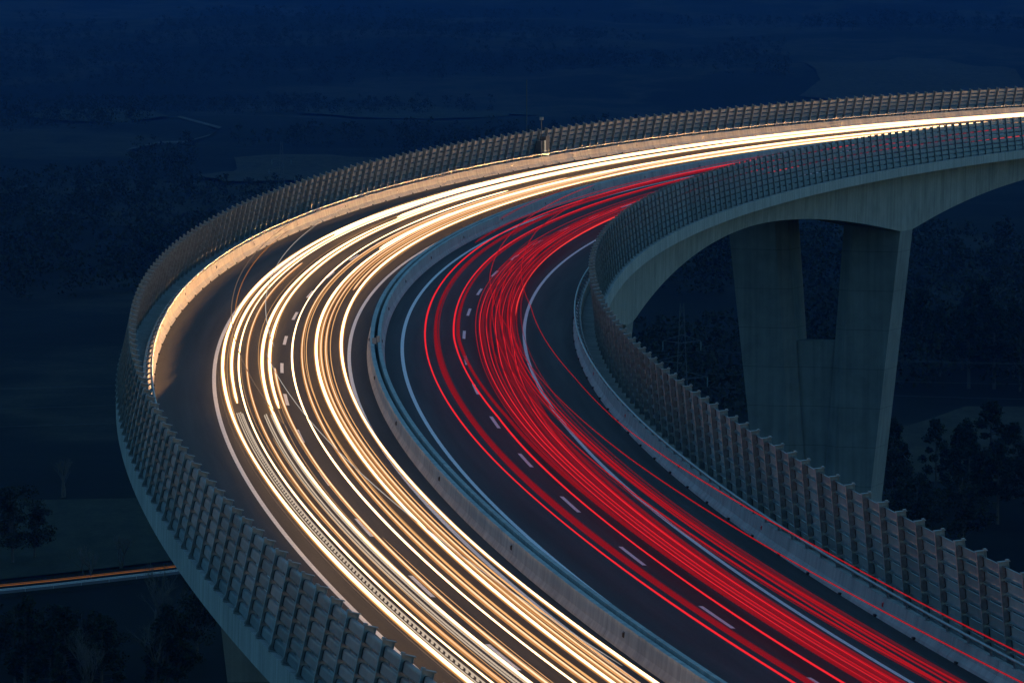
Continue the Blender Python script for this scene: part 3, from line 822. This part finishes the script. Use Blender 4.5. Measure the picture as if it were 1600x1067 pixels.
for i in range(16):
    u = random.uniform(1400, 1700); y = random.uniform(830, 930)
    tree(random.choice(['pine', 'pine', 'broad']), at(u, y), y, random.uniform(14, 20), "dark tree in the row standing behind the pale clearing", "dark trees behind the pale clearing")
tree('pine', at(1160, 560), 560, 13, "dark pine peeping over the inner fence beside the tall pier", None)
tree('bare', at(1128, 590), 590, 15, "bare poplar-like tree left of the tall pier", None)
tree('bare', at(1140, 600), 600, 14, "slim bare tree between the poplar-like tree and the tall pier", None)

# far woods: one mass of leaf clumps
def woods():
    g = np.random.default_rng(3); C, Rr = [], []
    n = 0
    while n < 3600:
        y = 620 + 4300 * g.random() ** 1.5; hw = .115 * (y + 320) + 40
        x = g.uniform(-hw, hw)
        if noise.noise(Vector((x / 260.0, y / 330.0, 5.5))) < -.05: continue
        if -235 < x < 35 and y < 607: continue
        if 66 < x < 155 and 560 < y < 830: continue
        if abs(x) < 90 and y < 640: continue
        if 1780 < y < 2360 and at(300, y) < x < at(620, y): continue
        if 2950 < y < 4300 and x > at(1230, y): continue
        z = ground_z(x, y); n += 1
        for k in range(3):
            C.append((x + g.normal() * 2.2, y + g.normal() * 2.2, z + 2.0 + 3.2 * k + g.random() * 2)); Rr.append(3.8 - .8 * k)
    q, f = leaves(C, Rr, 24, .62, 4)
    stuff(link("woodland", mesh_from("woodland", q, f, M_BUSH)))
woods()

# pale walled track on the far slope
def far_track(pts, wd):
    V, F = [], []
    for i, (x, y) in enumerate(pts):
        for q in (-wd, wd): V.append((x, y + q, ground_z(x, y) + 1.2))
    for i in range(len(pts) - 1): F.append((2 * i, 2 * i + 2, 2 * i + 3, 2 * i + 1))
    struct(link("gravel_track", mesh_from("gravel_track", V, F, M_GRAVEL)))

far_track([(at(u, y), y) for u, y in ((200, 2330), (250, 2380), (290, 2420), (330, 2520), (345, 2600), (300, 2760), (280, 2850))], 14.0)
def patch(u, y, ru, ry, mat, step, seed):
    g = random.Random(seed); d = (y - CAM[1]) / 7998; pts = []
    for k in range(18):
        a = 2 * math.pi * k / 18; q = g.uniform(.72, 1.2)
        pts.append((at(u, y) + ru * d * math.cos(a) * q, y + ry * math.sin(a) * q))
    drape("field", pts, mat, 1.2, step)
patch(470, 2080, 150, 190, M_STRAW, 24, 1); patch(640, 3050, 170, 150, M_FIELD, 40, 2); patch(1440, 3500, 190, 420, M_STRAW, 50, 3); patch(150, 2900, 120, 160, M_FIELD, 40, 4)

# ------------------------------------------------------------------ pylons, cables, pole
def pylon(x, y, H, label):
    z = ground_z(x, y); o = thing("power_pylon", (x, y, z), label, "pylon", "lattice power pylons")
    V, F = [], []
    def hw(t): return 2.6 - 1.7 * min(1, t / .62) if t < .62 else .9 - .6 * (t - .62) / .38
    nseg = 14; lv = [H * (i / nseg) for i in range(nseg + 1)]
    for i in range(nseg):
        a, b2 = hw(i / nseg), hw((i + 1) / nseg); z0, z1 = z + lv[i], z + lv[i + 1]
        cs = [(-1, -1), (1, -1), (1, 1), (-1, 1)]
        for j in range(4):
            c, d = cs[j], cs[(j + 1) % 4]
            tube_vf(V, F, [(x + c[0] * a, y + c[1] * a, z0), (x + c[0] * b2, y + c[1] * b2, z1)], .05, 4)
            tube_vf(V, F, [(x + c[0] * a, y + c[1] * a, z0), (x + d[0] * b2, y + d[1] * b2, z1)], .024, 3)
            tube_vf(V, F, [(x + d[0] * a, y + d[1] * a, z0), (x + c[0] * b2, y + c[1] * b2, z1)], .024, 3)
    link("lattice_tower", mesh_from("lattice_tower", V, F, M_LATT), o)
    ends = []
    for t, L, sg in ((.62, 4.6, 1), (.70, 4.4, -1), (.80, 3.4, 1), (.80, 3.4, -1)):
        V, F = [], []; zz = z + H * t
        for q in (-.5, .5): tube_vf(V, F, [(x, y + q, zz + .1), (x + sg * L, y, zz + .5)], .05, 4); tube_vf(V, F, [(x, y + q, zz + 1.6), (x + sg * L, y, zz + .5)], .04, 4)
        link("cross_arm", mesh_from("cross_arm", V, F, M_LATT), o)
        V, F = [], []
        for k in range(9):
            zc = zz + .35 - k * .17; tube_vf(V, F, [(x + sg * L, y, zc), (x + sg * L, y, zc - .10)], .16, 8, .10)
        tube_vf(V, F, [(x + sg * L, y, zz + .5), (x + sg * L, y, zz - 1.3)], .03, 5)
        link("insulator", mesh_from("insulator", V, F, M_INS), o); ends.append(Vector((x + sg * L, y, zz - 1.3)))
    return ends
e1 = pylon(at(1066, 600), 600, 36, "lattice power pylon with pale insulators seen under the arched girder")
e2 = pylon(at(440, 1500), 1500, 34, "faint lattice power pylon on the far slope above the outer fence")
def cable(a, b2, sag, lab):
    pts = [a.lerp(b2, t) - Vector((0, 0, sag * 4 * t * (1 - t))) for t in np.linspace(0, 1, 24)]
    V, F = [], []; tube_vf(V, F, pts, .022, 4)
    tag(link("power_cable", mesh_from("power_cable", V, F, M_LATT)), lab, "cable", "cables of the power line")
for i, e in enumerate(e1):
    cable(e, e + Vector((-330, -60, 4)), 7, "thin power cable running from the pylon under the girder off to the left")
    cable(e, e + Vector((300, 60, 6)), 7, "thin power cable running from the pylon under the girder off to the right")
xp, yp = at(823, 900), 900
V, F = [], []; tube_vf(V, F, [(xp, yp, ground_z(xp, yp)), (xp, yp, 22.7 - (.07346 + (125 - 533.5) / 7998) * (yp - CAM[1]))], .22, 7, .12)
po = tag(link("tall_pole", mesh_from("tall_pole", V, F, M_LATT)), "lone slim dark pole rising behind the outer fence", "pole")

# ------------------------------------------------------------------ haze in the valley air
V, F = [], []; box_vf(V, F, (-3900, -850, -130), (3900, 13300, 700))
hz = bpy.data.materials.new("valley_air"); hz.use_nodes = True
nt = hz.node_tree; nt.nodes.clear(); o_ = nt.nodes.new("ShaderNodeOutputMaterial"); pv = nt.nodes.new("ShaderNodeVolumePrincipled")
pv.inputs["Color"].default_value = (.04, .30, 1.0, 1); pv.inputs["Density"].default_value = .000045; pv.inputs["Anisotropy"].default_value = .2
nt.links.new(pv.outputs[0], o_.inputs["Volume"])
stuff(link("haze", mesh_from("haze", V, F, hz)))
